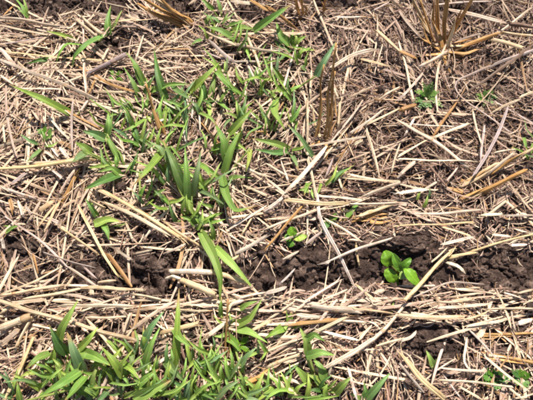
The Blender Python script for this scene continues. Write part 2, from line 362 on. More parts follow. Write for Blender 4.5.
# per 134 x 100 pixel tile of the photo, four times enlarged: x y x y [x y] width colour
TILES = {
 (0, 0): """0 72 232 106 22 p;0 98 190 140 10 p;150 120 310 165 9 p;305 75 385 150 14 p;328 70 400 140 14 p;328 85 333 170 10 p;470 84 533 78 9 y
0 155 200 195 8 p;20 175 170 150 8 g;25 205 445 243 11 y;0 240 190 310 380 395 18 p;0 195 55 255 16 p;430 190 405 245 10 p;335 240 340 370 12 p;350 295 500 215 20 g
360 305 480 235 13 d;300 260 430 330 10 b;400 320 533 362 10 b;375 365 533 368 10 p;250 330 330 300 12 p;0 300 60 340 12 p;60 350 250 355 10 p;230 280 300 345 9 p
375 320 350 375 10 b;60 20 15 60 9 b""",
 (133, 0): """375 0 420 80 8 p;385 2 500 16 14 p;470 0 533 45 18 b;310 45 490 48 6 d;420 138 680 132 16 y;290 125 410 180 16 p;400 178 570 204 16 p;240 110 140 175 7 p
10 240 40 140 12 w;300 160 410 250 16 g;460 155 505 270 14 p;215 190 300 280 9 y;50 265 135 240 10 p;60 285 190 265 9 p;350 250 520 245 9 g;455 255 500 340 9 p
490 270 515 350 8 p;410 260 450 330 8 p;270 200 400 245 8 g;140 375 250 390 7 w;0 82 100 76 9 y""",
 (266, 0): """20 180 25 300 8 w;125 180 55 390 9 w;190 0 240 120 290 240 9 p;270 68 385 65 10 w;445 125 533 205 20 y;370 230 485 265 14 y;265 268 350 215 440 193 16 p
180 280 178 390 10 p;430 300 465 170 6 p;330 390 430 340 7 p;450 395 533 345 9 p;500 0 533 50 8 p;255 320 290 395 10 p;420 45 490 10 8 g;0 25 110 105 20 b;130 295 165 300 14 w""",
 (399, 0): """195 40 425 90 18 p;145 20 370 5 8 p;425 15 455 55 8 w;525 35 410 120 10 p;410 130 533 145 14 y;350 155 490 190 16 y;533 180 400 280 260 375 14 d
370 260 225 320 218 350 260 398 440 525 10 g;370 260 533 200 15 g;0 165 55 395 10 w;0 395 95 295 12 p;0 200 70 235 16 b;480 390 533 365 10 p;80 265 190 205 14 p
430 95 533 110 20 d;470 310 533 320 8 p;0 45 90 155 16 g""",
 (0, 100): """0 275 150 260 360 232 23 y;190 65 270 150 10 w;350 0 320 50 10 p;370 0 490 60 9 p;250 30 390 110 9 b;290 0 285 200 10 g;320 270 250 398 11 b;300 270 230 390 10 p
380 350 470 398 16 y;30 355 150 395 14 p;180 205 220 235 12 w;205 190 240 230 12 w;235 185 270 225 12 w;205 275 255 315 12 w;45 330 100 290 14 g;20 180 10 100 10 w
440 140 533 240 6 p;530 150 510 210 10 p;470 10 533 30 12 w;60 0 20 60 8 p;0 340 60 372 12 w""",
 (133, 100): """110 0 190 45 12 w;240 0 235 70 8 w;265 0 265 140 8 w;490 0 533 60 8 p;440 340 533 380 9 p;395 240 533 310 10 p;465 50 533 110 7 p;270 90 350 180 10 b
205 120 215 170 12 w;120 70 150 110 10 w;240 330 270 395 12 w;70 180 100 280 8 p;450 130 533 125 8 b;0 30 50 50 12 p""",
 (266, 100): """240 185 80 365 20 w;385 0 240 185 9 p;165 0 160 200 12 p;165 230 200 390 10 p;295 10 285 110 10 p;340 130 470 35 10 p;170 185 400 145 9 p;400 120 450 300 10 p
390 100 533 35 8 p;310 290 510 330 10 p;300 310 533 322 8 p;345 180 385 160 14 w;0 310 100 395 10 p;0 250 80 300 8 p;270 230 235 310 9 g;285 280 305 360 9 p
500 290 533 170 9 w;380 385 533 330 12 p;200 380 380 398 10 p;60 240 90 330 8 p""",
 (399, 100): """0 80 140 165 275 270 14 p;120 155 275 92 10 w;0 220 110 160 14 p;230 5 130 150 9 b;290 35 325 170 10 p;435 30 400 130 300 300 13 g;340 100 325 240 10 g
480 0 370 50 10 p;380 5 533 90 10 g;55 165 190 345 12 d;0 235 310 245 14 w;55 95 215 105 8 w;0 335 150 360 10 p;185 330 235 270 8 p;60 390 160 320 9 p;0 370 110 360 16 w
0 300 70 240 18 p;380 210 480 195 9 p;20 140 60 75 10 w;0 45 65 20 18 b""",
 (0, 200): """315 20 350 100 465 300 12 y;240 110 390 215 11 y;430 215 525 345 13 b;20 65 150 150 270 265 8 g;270 265 385 345 10 p;175 210 380 270 7 g;0 375 250 265 10 p
155 355 270 270 10 p;0 380 255 340 12 y;90 395 320 350 12 p;320 350 533 355 14 y;270 375 400 402 15 w;420 350 450 398 9 p;480 365 533 378 9 p;215 0 150 50 16 y;240 0 180 115 12 y
215 20 150 110 10 y;160 0 110 95 9 p;300 0 250 30 10 y;190 70 240 95 18 w;355 0 420 35 16 y;70 0 90 70 16 w;100 20 130 60 12 w;5 150 15 200 12 w;40 0 50 50 14 b;460 190 533 240 12 w
410 255 450 270 9 p;460 120 533 120 8 p;500 90 530 165 8 p;390 330 460 320 9 p;130 215 150 290 9 b;320 255 380 310 8 g""",
 (133, 200): """-110 -30 40 55 190 150 18 y;-115 10 20 70 150 140 15 p;130 90 290 200 12 y;165 10 50 145 10 p;165 0 160 60 10 w;340 310 380 398 10 y
120 215 210 175 9 p;70 180 105 135 9 w;75 220 105 180 8 w;0 215 75 200 9 p;0 235 30 260 8 w;0 355 45 358 12 p;0 375 110 398 14 p;0 155 20 190 12 p;415 395 533 370 12 p;280 345 315 310 7 p
230 220 225 255 8 p;360 260 420 225 12 y;250 185 300 225 12 g;410 210 533 145 16 p;380 120 533 20 10 p;370 75 533 50 10 p;430 140 480 60 7 y;240 128 180 135 9 p;470 270 490 200 7 p""",
 (266, 200): """200 -20 210 60 355 350 13 w;355 335 440 398 10 y;0 40 60 0 19 p;0 115 210 35 14 p;0 190 150 20 10 b;60 165 160 120 9 p;75 235 130 205 11 p;165 20 165 160 9 p
160 175 245 110 11 g;235 75 375 160 9 p;80 0 330 15 19 y;330 18 533 10 12 p;360 70 520 10 12 y;240 250 360 195 500 150 12 p;360 170 370 260 10 y;160 398 285 325 11 p;0 370 80 345 14 g
50 335 115 275 7 g;455 155 490 200 8 p;300 160 340 200 7 p;245 275 300 240 7 p""",
 (399, 200): """25 398 208 205 18 y;195 235 350 185 533 135 12 y;195 225 310 210 9 y;170 180 295 145 18 w;190 250 240 262 265 290 13 w;0 100 290 90 12 y;60 55 320 40 10 p
325 60 410 55 20 w;430 0 350 60 14 p;160 105 280 140 9 y;370 140 440 145 18 w;440 180 510 175 12 p;300 150 330 105 8 g;270 155 300 190 8 w;130 245 190 190 8 p;345 140 390 195 9 g
0 340 140 340 8 p;60 385 200 325 340 335 7 p;420 370 500 398 9 p;470 375 533 360 12 p;520 215 533 180 8 w;410 62 533 58 10 g""",
 (0, 300): """0 5 250 80 533 160 18 y;0 110 120 65 28 p;0 180 80 110 18 p;130 60 60 200 13 p;135 150 20 390 12 y;0 55 80 5 11 p;60 10 170 0 14 p;340 70 500 65 9 p
340 70 480 240 10 p;465 190 533 110 12 p;440 260 400 365 10 w;375 395 533 305 9 g;515 55 490 140 10 p;450 0 500 55 12 p;250 20 533 25 10 p;20 280 50 320 10 b;0 140 60 100 12 w""",
 (133, 300): """0 115 165 5 16 p;95 135 250 95 16 y;0 320 155 215 10 w;0 255 130 180 8 g;190 40 300 40 10 p;190 15 340 20 9 p;0 370 60 350 20 p;290 150 370 90 16 p
470 120 533 85 12 y;380 20 440 0 14 p;0 0 150 5 9 p""",
 (266, 300): """0 80 120 0 8 p;100 50 170 5 10 p;205 95 280 0 12 p;180 130 320 70 13 p;100 100 280 75 15 b;215 120 370 158 11 w;120 55 215 65 22 w;170 20 360 45 20 p
330 30 500 55 12 y;0 270 135 215 14 y;5 290 125 390 18 y;330 270 360 395 14 w;280 200 250 300 12 p;0 205 140 155 10 p;240 270 440 140 16 p;435 185 533 155 10 y
370 160 420 100 9 p;300 85 400 90 10 p;300 80 305 130 8 w;400 180 480 110 545 30 13 p;60 300 170 345 8 p;145 265 190 265 12 p""",
 (399, 300): """0 60 260 65 16 y;260 75 345 50 10 y;160 30 360 15 10 p;150 10 290 0 12 p;345 35 533 35 12 p;270 105 415 85 9 w;0 160 50 150 70 125 16 w
20 225 110 335 180 398 17 y;190 140 130 340 9 p;340 225 515 360 9 p;270 110 400 250 8 g;330 280 160 270 10 p;270 150 255 250 290 280 9 w;160 320 450 345 9 p;430 340 500 398 9 p
445 30 465 120 9 g;470 95 533 75 18 w;0 250 100 370 9 g;230 340 330 398 9 p;180 300 250 395 8 g"""}

def smooth_path(pts, k):
    pts = np.asarray(pts, float)
    d = np.r_[0, np.cumsum(np.linalg.norm(np.diff(pts, axis=0), axis=1))]
    u = np.linspace(0, d[-1], k)
    out = np.stack([np.interp(u, d, pts[:, j]) for j in range(pts.shape[1])], 1)
    if len(pts) > 2:
        for _ in range(1):
            out[1:-1] = out[1:-1]*0.5+(out[:-2]+out[2:])*0.25
    return out

def resting_path(pxs, k, rad, lift):
    """a fairly stiff piece lying on the straw mat along a photo line"""
    p2 = smooth_path(pxs, k); sink = RND(0, .005)
    z = np.zeros(k)
    for _ in range(3):
        P = np.array([at(a, b, zz) for (a, b), zz in zip(p2, z)])
        hs = ground_z(P[:, 0], P[:, 1])+mat_depth(P[:, 0], P[:, 1])*0.95
        u = np.linspace(0, 1, k)
        line = np.polyval(np.polyfit(u, hs, 1), u)
        bend = 0.6*(np.convolve(np.pad(hs-line, 2, 'edge'), np.ones(5)/5, 'valid'))
        line = line+bend
        gap = (hs-line)
        line = line+np.sort(gap)[-max(1, k//4)]
        z = line+rad+lift-sink*np.clip(np.abs(u*2-1)-.55, 0, 1)**2*5
    P = np.array([at(a, b, zz) for (a, b), zz in zip(p2, z)])
    u = np.linspace(0, 1, k)[:, None]*np.linalg.norm(P[-1]-P[0])
    return P+np.c_[np.sin(u*RND(40, 110)+RND(0, 6)), np.sin(u*RND(40, 110)+RND(0, 6)), np.sin(u*RND(30, 70)+RND(0, 6))]*min(rad*.45, .0006)

def straw_width(k, w, s):
    u = np.linspace(0, 1, k)
    return w*(1+0.10*np.sin(u*RND(2, 7)+RND(0, 6))+0.05*np.sin(u*RND(12, 25)+RND(0, 6)))*(1-RND(0, .25)*np.abs(u*2-1)**6)*s

straws = []
for (ox, oy), txt in TILES.items():
    for row in txt.replace('\n', ';').split(';'):
        v = row.split(); c = v[-1]; w = float(v[-2]); q = [float(a) for a in v[:-2]]
        pts = [(ox+q[j]/3.98, oy+q[j+1]/3.98) for j in range(0, len(q), 2)]
        L = sum(math.dist(a, b) for a, b in zip(pts, pts[1:]))
        straws.append((L*w, pts, w/3.98, c, L))
straws.sort(key=lambda s: -s[0])
NODEMAT = M_STRAW
def straw_label(pts, c, L, w):
    (x0, y0), (x1, y1) = pts[0], pts[-1]
    if x1 < x0: x0, y0, x1, y1 = x1, y1, x0, y0
    a = math.degrees(math.atan2(y0-y1, x1-x0))
    ori = 'level' if abs(a) < 14 else 'upright' if abs(a) > 68 else 'rising rightward' if a > 0 else 'falling rightward'
    size = ('long ' if L > 55 else 'short ' if L < 22 else '')+('thick ' if w > 4.2 else 'thin ' if w < 2.3 else '')
    mx, my = (x0+x1)/2, (y0+y1)/2
    return f'{size}{CNAME[c]} straw {ori}, {where(min(max(mx, 1), 532), min(max(my, 1), 399))}', mx, my
for idx, (_, pts, w, c, L) in enumerate(straws[:300]):
    if len(pts) == 2:                                     # a slight natural bow
        (x0, y0), (x1, y1) = pts
        k = RND(-.03, .03); pts2 = [pts[0], ((x0+x1)/2+(y1-y0)*k, (y0+y1)/2-(x1-x0)*k), pts[1]]
    else: pts2 = pts
    K = int(max(7, min(22, L/6)))
    wm = (min(w, 3.4) if c == 'w' and L < 40 else w)*MPP*.95
    P = resting_path(pts2, K, wm*0.35, 0.0035+0.005*random.random()+(0.002 if w > 3.5 else 0)+(.002 if L > 60 else 0))
    kind = random.random()
    if c in 'yp' and w > 2.6 and kind < 0.5 or w > 5 and c != 'w': sec, th, hol = TUBE, wm*RND(.55, .85), True
    elif kind < 0.78 and c != 'w': sec, th, hol = SPLIT, wm*RND(.5, .8), False
    else: sec, th, hol = FLAT, wm*RND(.28, .45), False
    Wd = straw_width(K, wm, 1)
    if not hol:                                           # torn to a point at one or both ends
        uu = np.linspace(0, 1, K); em = .12 if L > 40 else .2; e0, e1 = RND(.0, em), RND(.0, em)
        Wd = Wd*np.clip(np.minimum((uu+.06)/(e0+.02), (1.06-uu)/(e1+.02)), .45, 1)
    sec = np.array(sec)*(1+RNG.normal(0, .10 if hol else .16, (len(sec), 1)))
    base = np.array(COL[c])*RND(.97 if c == 'w' and L > 60 else .84, 1.12)*(.88 if c == 'w' and L < 26 else 1)*np.array([1, RND(.96, 1.03), RND(.88, 1.1)])
    V, F, A = sweep(P, Wd, Wd/wm*th, sec, roll=np.linspace(0, RND(-.5, .5), K)[None]+(RND(-.6, .6) if not hol else RND(0, 3)), tint=base, hollow=hol, jag=.9)
    o0 = P[0]
    u = np.clip(A['lp'][:, 0]/max(A['lp'][:, 0].max(), 1e-6), 0, 1)
    A['tint'] = A['tint']*(1-0.25*RND(0, 1)*u[:, None]**3)
    o = link('straw', V-o0, F, M_STRAW, smooth=hol and w < 4, attrs=A); o.location = o0
    tag(o, cat='straw', group='loose straw lying on the soil')
    lab, mx, my = straw_label(pts, c, L, w)
    PENDING.append((o, lab, mx, my))
    if w > 2.3 and L > 22 and random.random() < .6:       # fibres torn loose at an end
        e, f = (0, 1) if random.random() < .5 else (-1, -2)
        out = unit(P[e]-P[f]); side = unit(np.cross(out, [0, 0, 1]))
        for _ in range(random.randint(2, 4)):
            l = wm*RND(1.2, 4.5); q = np.linspace(0, 1, 6)[:, None]; b0 = P[e]+side*RND(-.38, .38)*wm-out*wm*RND(.2, 1.2)
            FP = b0+out*l*q+side*RND(-.35, .35)*l*q**2+np.array([0, 0, 1])*RND(-.12, .22)*l*q**2
            V, F, A = sweep(FP, wm*RND(.12, .34)*(1.05-q[:, 0]**2), wm*.10, QUADSEC, roll=RND(-.8, .8), tint=base*RND(.85, 1.08))
            link('fibre', V-o0, F, M_STRAW, parent=o, smooth=False, attrs=A)
    if hol and L > 30 and w > 2.9:                        # the joint of the stalk, a swollen ring
        kk = int(K*RND(.25, .75)); kk = min(max(kk, 1), K-2)
        tdir = unit(P[kk+1]-P[kk-1]); s = np.linspace(-1, 1, 7)
        NP = P[kk]+tdir*(s[:, None]*wm*0.6)
        V, F, A = sweep(NP, Wd[kk]*(1.02+0.16*np.exp(-(s*2)**2)), th*(1.02+0.16*np.exp(-(s*2)**2)), TUBE, tint=base*np.array([.72, .62, .5]))
        link('joint', V-o0, F, M_STRAW, parent=o, attrs=A)
rest_traced = straws[300:]

# the split pale stalk and its broken twin, traced apart because they carry the eye
def stalk_thing(name, label, cat, pieces, group=None, lift=0.006):
    root = None
    for nm, pts, w, c, lf in pieces:
        wm = w*MPP; K = 16
        P = resting_path(pts, K, wm*.4, lf)
        if root is None: root = empty(name, P[0]); tag(root, label, cat, group)
        Wd = straw_width(K, wm, 1)
        V, F, A = sweep(P, Wd, Wd*.85, TUBE, roll=RND(0, 3), tint=np.array(COL[c])*RND(.95, 1.1), hollow=True, jag=.6)
        link(nm, V-np.array(root.location), F, M_STRAW, parent=root, attrs=A)
    return root
stalk_thing('broken_stalk', 'cream stalk with split whitish left half lying across two green blades', 'stalk',
            [('split_end', [(169.5, 271.6), (190, 271), (212, 272)], 5.4, 'w', .007), ('stem', [(210.5, 272), (228, 276), (246, 282)], 5.0, 'y', .008)])
stalk_thing('broken_stalk', 'golden stalk with frayed white left tip lying below its split twin', 'stalk',
            [('frayed_tip', [(166, 279), (173, 276.5), (181, 279.5)], 3.6, 'w', .010), ('stem', [(180, 279), (198, 287), (217, 296)], 5.6, 'y', .009)])

# ------------------------------------------------------------------ stubble still rooted
def stub(root, pts, w, c, hts, flat=.85):
    """stalk of a rooted clump; pts photo pixels, hts height above the ground at first and last"""
    c = 'o' if c == 'b' else c
    K = 14; p2 = smooth_path(pts, K)
    b = gz(*pts[0]); hz = np.linspace(0, 1, K)
    z = b[2]-0.004+hts[0]+(hts[1]-hts[0]+0.004)*hz**0.9
    P = np.array([at(a, bb, zz) for (a, bb), zz in zip(p2, z)])
    wm = w*MPP; Wd = straw_width(K, wm, 1)*(1-.15*hz)
    V, F, A = sweep(P, Wd, Wd*flat, TUBE, roll=RND(0, 3), tint=np.array(COL[c])*RND(.85, 1.15), hollow=True, jag=.8)
    link('stalk', V-np.array(root.location), F, M_STRAW, parent=root, attrs=A)
def sheath(root, pts, w, c, hts):
    c = 'o' if c == 'b' else c
    K = 12; p2 = smooth_path(pts, K); b = gz(*pts[0]); u = np.linspace(0, 1, K)
    z = b[2]+hts[0]+(hts[1]-hts[0])*u
    P = np.array([at(a, bb, zz) for (a, bb), zz in zip(p2, z)])
    Wd = w*MPP*(1-u**2.5)*.95+.0004
    V, F, A = sweep(P, Wd, Wd*.35, FLAT, roll=np.linspace(RND(-.6, .6), RND(-1.5, 1.5), K)[None], tint=np.array(COL[c])*RND(.8, 1.15))
    link('leaf_sheath', V-np.array(root.location), F, M_STRAW, parent=root, attrs=A)
def stubble(base, label, stalks, sheaths=()):
    r = empty('stubble_clump', gz(*base)); tag(r, label, 'stubble', 'cut cereal stubble rooted in the soil')
    for s in stalks:
        stub(r, s[0], s[1]*.86, *s[2:])
        for _ in range(2):
            q = [(a+RND(-3.5, 3.5), b+RND(-2, 2)) for a, b in (s[0][0], s[0][len(s[0])//2], s[0][-1])]; f = RND(.35, .9)
            q[-1] = (q[0][0]+(q[-1][0]-q[0][0])*f+RND(-3, 3), q[0][1]+(q[-1][1]-q[0][1])*f+RND(-2, 4))
            if len(q) > 2: q[1] = ((q[0][0]+q[-1][0])/2+RND(-4, 4), (q[0][1]+q[-1][1])/2)
            sheath(r, q, s[1]*RND(.5, 1.0), random.choice('bbyb'+s[2]), (s[3][0]+.001, s[3][0]+(s[3][1]-s[3][0])*f))
    for s in sheaths: sheath(r, *s)
    return r
stubble((192, 26), 'bundle of brown stubble fanning out to the top left corner side', [
    ([(190, 25), (165, 12), (136, -6)], 5, 'b', (0.004, .05)), ([(188, 24), (168, 8), (148, -6)], 5.5, 'y', (.006, .055)),
    ([(191, 24), (175, 14), (158, -4)], 4.5, 'b', (.004, .05)), ([(186, 26), (160, 18), (138, 4)], 4, 'b', (.003, .03))],
    [([(188, 25), (160, 14), (146, 6)], 5, 'b', (.006, .03)), ([(148, 12), (156, 24), (166, 43)], 4.5, 'd', (.012, .004)), ([(193, 27), (205, 30)], 5, 'p', (.005, .002))])
stubble((299, 22), 'short tan stubble stalks at the top edge beside the grass rosette', [
    ([(301, 20), (297, 4), (292, -12)], 4, 'b', (0, .05)), ([(304, 19), (302, 4), (299, -8)], 3.5, 'b', (0, .045)), ([(324, 14), (325, 0), (325, -14)], 3, 'b', (0, .05)),
    ([(300, 22), (308, 10), (312, 2)], 3, 'p', (0, .02))], [([(300, 22), (306, 26), (311, 34)], 4, 'p', (.004, .002))])
stubble((325, 140), 'upright thin brown stubble stalks right of the grass', [
    ([(317, 141), (319, 122), (321, 100), (320, 82), (324, 65)], 3.0, 'b', (0, .08)), ([(324, 142), (328, 118), (327, 95), (333, 70), (336, 44)], 3.4, 'b', (0, .115)),
    ([(331, 140), (329, 122), (333, 105), (331, 88), (335, 72)], 2.8, 'b', (0, .075)), ([(331, 146), (336, 135), (342, 123)], 5.0, 'd', (.002, .02)), ([(338, 122), (335, 104), (330, 80)], 2.6, 'p', (0, .03))],
    [([(322, 142), (314, 122), (312, 96)], 3, 'y', (.002, .02)), ([(330, 140), (340, 136), (350, 124)], 3, 'b', (.002, .01)), ([(320, 142), (310, 146), (302, 146)], 3, 'b', (.006, .003)), ([(326, 144), (328, 152), (326, 160)], 3.5, 'b', (.006, .003))])
stubble((446, 52), 'big tan stubble clump with thick splayed stalks at top right', [
    ([(445, 52), (444, 25), (448, -6)], 5.6, 'b', (0, .075)), ([(448, 43), (460, 20), (473, -2)], 4.4, 'b', (0, .07)),
    ([(432, 38), (422, 18), (412, -2)], 4.2, 'y', (0, .045)), ([(440, 50), (437, 38), (434, 26)], 5.2, 'p', (0, .03)),
    ([(444, 54), (470, 44), (499, 33)], 6.2, 'b', (.003, .028)), ([(447, 48), (464, 39), (480, 34)], 4.6, 'g', (.006, .02)), ([(436, 48), (428, 24), (420, 0)], 3.6, 'b', (0, .05)),
    ([(440, 42), (438, 20), (437, -8)], 4, 'b', (0, .06))],
    [([(444, 54), (432, 58), (418, 68)], 4.5, 'b', (.006, .004)), ([(446, 55), (458, 56), (472, 53)], 5, 'b', (.008, .006)), ([(440, 56), (438, 66), (434, 76)], 5, 'y', (.006, .003)),
     ([(446, 54), (455, 62), (462, 70)], 4, 'd', (.006, .004)), ([(438, 44), (428, 48), (416, 50)], 4, 'p', (.01, .006)), ([(440, 50), (430, 44), (424, 34)], 5, 'b', (.012, .025)), ([(443, 50), (440, 36), (432, 20)], 5, 'b', (.012, .035)), ([(446, 48), (452, 34), (456, 18)], 4.5, 'y', (.012, .045)),
     ([(442, 54), (426, 55), (408, 58)], 4.5, 'b', (.012, .006)), ([(448, 52), (466, 54), (486, 46)], 5, 'b', (.012, .014)), ([(444, 56), (446, 66), (452, 76)], 4, 'b', (.01, .004)), ([(438, 54), (430, 64), (426, 76)], 3.5, 'p', (.01, .004)), ([(436, 46), (424, 40), (414, 30)], 4, 'b', (.01, .018)), ([(450, 46), (462, 46), (476, 40)], 5, 'y', (.012, .012))])
stubble((461, 190), 'bright yellow and brown stubble leaning up to the right edge', [
    ([(458, 187), (476, 176), (497, 163)], 4.6, 'y', (.004, .02)), ([(490, 172), (512, 160), (540, 145)], 4.4, 'y', (.012, .04)),
    ([(467, 188), (490, 172), (514, 153)], 4.8, 'p', (.002, .028)), ([(461, 199), (490, 188), (522, 172)], 6.6, 'b', (.003, .036))],
    [([(463, 192), (455, 190), (448, 187)], 5.5, 'b', (.006, .004)), ([(462, 198), (478, 196), (492, 190)], 5, 'b', (.006, .012)), ([(470, 186), (462, 180), (452, 184)], 4, 'b', (.006, .003))])
stubble((479, 353), 'brown flattened dead stalks pointing to the lower right edge', [
    ([(478, 353), (505, 357), (540, 364)], 5, 'b', (.004, .016)), ([(474, 334), (500, 334), (538, 333)], 2.8, 'b', (.004, .012))],
    [([(480, 354), (472, 352), (464, 346)], 4, 'd', (.004, .002))])
stubble((229, 352), 'single brown dead stem standing in the bottom middle grass', [([(225, 360), (226, 335), (228, 300)], 2.9, 'b', (0, .05))],
        [([(227, 312), (231, 304), (240, 299)], 3, 'y', (.04, .04))])
stubble((163, 136), 'reddish brown withered stem drooping in the tall grass', [([(164, 140), (157, 122), (150, 98), (146, 84)], 3.2, 'b', (0, .06))],
        [([(160, 130), (154, 112), (150, 104)], 4.5, 'b', (.02, .04)), ([(158, 122), (166, 118), (171, 124)], 4, 'w', (.02, .012))])
stubble((355, 217), 'crumbling reddish brown dead stubble base above the round-leaved seedling', [([(372, 220), (364, 218), (352, 222)], 3, 'b', (.004, .008)), ([(385, 218), (378, 214), (366, 216)], 3, 'b', (.004, .008))],
        [([(366, 219), (376, 214), (388, 214)], 4.5, 'b', (.006, .006)), ([(362, 220), (352, 217), (342, 222)], 4, 'b', (.006, .003)), ([(370, 222), (381, 223), (392, 220)], 4, 'b', (.008, .004)), ([(360, 216), (372, 210), (380, 206)], 3, 'y', (.008, .006))])
stubble((259, 381), 'orange brown dead leaf sheath among the bottom middle grass', [([(246, 388), (256, 382), (264, 376)], 3, 'b', (.004, .012))],
        [([(244, 384), (258, 378), (272, 366)], 4.5, 'b', (.012, .018)), ([(250, 390), (254, 384), (250, 374)], 3, 'b', (.01, .014))])

# ------------------------------------------------------------------ grass
GREEN = {'m': (0.215, 0.345, 0.066), 'l': (0.31, 0.445, 0.095), 'd': (0.125, 0.225, 0.055), 'b': (0.185, 0.29, 0.11), 'y': (0.40, 0.43, 0.10)}
def blade(root, pts, w, tone, za, lift, droop):
    K = 14; p2 = smooth_path(pts, K); u = np.linspace(0, 1, K)
    b = gz(*pts[0]); L = sum(math.dist(a, c) for a, c in zip(pts, pts[1:]))*MPP
    z = b[2]+za+L*(lift*np.sin(u*math.pi*.62)/.93-droop*u**2)
    P = np.array([at(x, y, zz) for (x, y), zz in zip(p2, z)])
    gzz = ground_z(P[:, 0], P[:, 1])+.003
    zz = np.maximum(P[:, 2], gzz); P = np.array([at(x, y, q) for (x, y), q in zip(p2, zz)])
    prof = np.minimum(1, (u+.10)/.28)**.5*np.clip(1-u, 0, 1)**.78*1.30
    Wd = w*.95*MPP*np.clip(prof, .03, 1.0)*(1+.05*np.sin(u*RND(9, 17)+RND(0, 6)))
    roll = RND(-.35, .35)+np.linspace(0, RND(-.6, .6), K)
    base = np.array(GREEN[tone])*RND(.85, 1.15)*np.array([RND(.88, 1.15), 1, RND(.8, 1.2)])
    V, F, A = sweep(P, Wd, Wd*RND(.25, .7), LEAFSEC, roll=roll[None], tint=base, closed=False)
    uu = A['lp'][:, 0]/A['lp'][:, 0].max(); mid = np.exp(-(A['lp'][:, 1]/(w*MPP*.07))**2)
    tipc = np.clip((uu-RND(.7, .95))/.12, 0, 1)[:, None]*(random.random() < .45)
    A['tint'] = A['tint']*(1+.35*mid[:, None])*(1-tipc)+np.array([.45, .30, .12])*tipc
    link('blade', V-np.array(root.location), F, M_BLADE, parent=root, attrs=A)
def culm(root, a, b, za, w=2.2, tone='l'):
    """stem from the root of the plant to where a blade leaves it"""
    K = 7; p2 = smooth_path([a, b], K); g = gz(*a)
    z = g[2]-.004+(za+.004)*np.linspace(0, 1, K)
    P = np.array([at(x, y, q) for (x, y), q in zip(p2, z)])
    V, F, A = sweep(P, w*MPP*np.linspace(1.15, .8, K), w*MPP*np.linspace(1.0, .7, K), ring(7), tint=np.array(GREEN[tone])*np.array([1.15, .95, 1.1]))
    link('stem', V-np.array(root.location), F, M_BLADE, parent=root, attrs=A)
def grass(base, label, blades, extra=0, spread=16, tones='mmld'):
    """blades: (points, width px, tone); every blade starts on a stem of the plant"""
    r = empty('grass_plant', gz(*base)); tag(r, label, 'grass', 'young grass plants growing through the straw')
    for bl in blades:
        pts, w, tone = bl[:3]; d = math.dist(base, pts[0])*MPP
        za = bl[3] if len(bl) > 3 else .004+.38*d
        if d > .006: culm(r, base, pts[0], za+.001)
        blade(r, pts, w, tone, za, *(bl[4] if len(bl) > 4 else (RND(.34, .5), RND(.05, .3))))
    for _ in range(extra):
        a = RND(0, 6.283) if random.random() < .45 else random.gauss(-1.57, .6); l = spread*RND(.7, 2.0); x = base[0]+RND(-8, 8); y = base[1]+RND(-5, 5)
        k = RND(-.3, .3); dx, dy = math.cos(a)*l, math.sin(a)*l*.8-4
        blade(r, [(x, y), (x+dx*.5-dy*k*.5, y+dy*.5+dx*k*.5), (x+dx, y+dy)], RND(2.2, 5.0), random.choice(tones), .011, RND(.3, .65), RND(.05, .5))
    return r
grass((28, 19), 'two-leaved grass sprout cut off by the top left edge', [([(28, 17), (22, 6), (13, -4)], 4.5, 'm'), ([(28, 17), (26, 6), (22, -5)], 3.5, 'l'), ([(28, 18), (20, 10), (15, 4)], 3, 'm')])
grass((109, 38), 'two-bladed grass with one upright blade near the top left soil strip', [
    ([(109, 35), (108, 20), (111, 5)], 9, 'm'), ([(113, 29), (117, 20), (122, 10)], 4, 'l'), ([(107, 35), (88, 43), (74, 56), (72, 68)], 8, 'm', .010, (.5, .45)),
    ([(82, 45), (66, 44), (59, 54), (55, 69)], 8, 'm', .012, (.5, .5)), ([(77, 41), (62, 35), (46, 31)], 6, 'l', .006), ([(54, 59), (40, 60), (26, 64)], 6, 'd', .006)])
grass((76, 117), 'long single grass leaf reaching left across pale straw', [([(75, 116), (45, 100), (10, 85)], 9.5, 'm'), ([(74, 117), (82, 110), (87, 102)], 3, 'l')])
grass((145, 96), 'narrow grass with leaf tips above the withered brown stem', [
    ([(144, 82), (136, 65), (126, 52)], 6.5, 'm'), ([(143, 88), (137, 75), (132, 62)], 5, 'm'), ([(166, 100), (158, 74), (154, 49)], 9, 'd'), ([(140, 98), (133, 82), (123, 66)], 5.5, 'm'),
    ([(146, 95), (152, 88), (160, 84)], 4, 'l'), ([(150, 92), (170, 84), (192, 84)], 6, 'm'), ([(134, 128), (128, 112), (119, 100)], 6, 'm')], 4)
grass((205, 103), 'upright bright grass blades right of the withered brown stem', [
    ([(190, 92), (204, 78), (220, 62)], 8.5, 'm'), ([(210, 101), (213, 85), (215, 69)], 7.5, 'm'), ([(202, 100), (201, 90), (201, 80)], 6, 'l'), ([(216, 71), (225, 80), (233, 88)], 6, 'm'),
    ([(220, 102), (224, 95), (232, 86)], 4.5, 'm'), ([(172, 86), (180, 93), (192, 100)], 6, 'd'), ([(216, 100), (226, 108), (234, 112)], 5, 'm'), ([(208, 104), (210, 114), (204, 122)], 5, 'l')], 4)
grass((224, 178), 'forked grass with broad blades at the right of the tall clump', [
    ([(224, 174), (231, 150), (242, 127)], 9, 'm'), ([(226, 160), (224, 140), (214, 122)], 9.5, 'm'), ([(229, 134), (240, 122), (253, 108)], 8.5, 'm'),
    ([(222, 176), (226, 196), (235, 212), (256, 206)], 8.5, 'm', .018, (.25, .3)), ([(227, 179), (238, 177), (252, 178)], 6, 'd'), ([(250, 149), (249, 160), (246, 172)], 5, 'y'), ([(222, 180), (212, 172), (199, 163)], 5, 'm')])
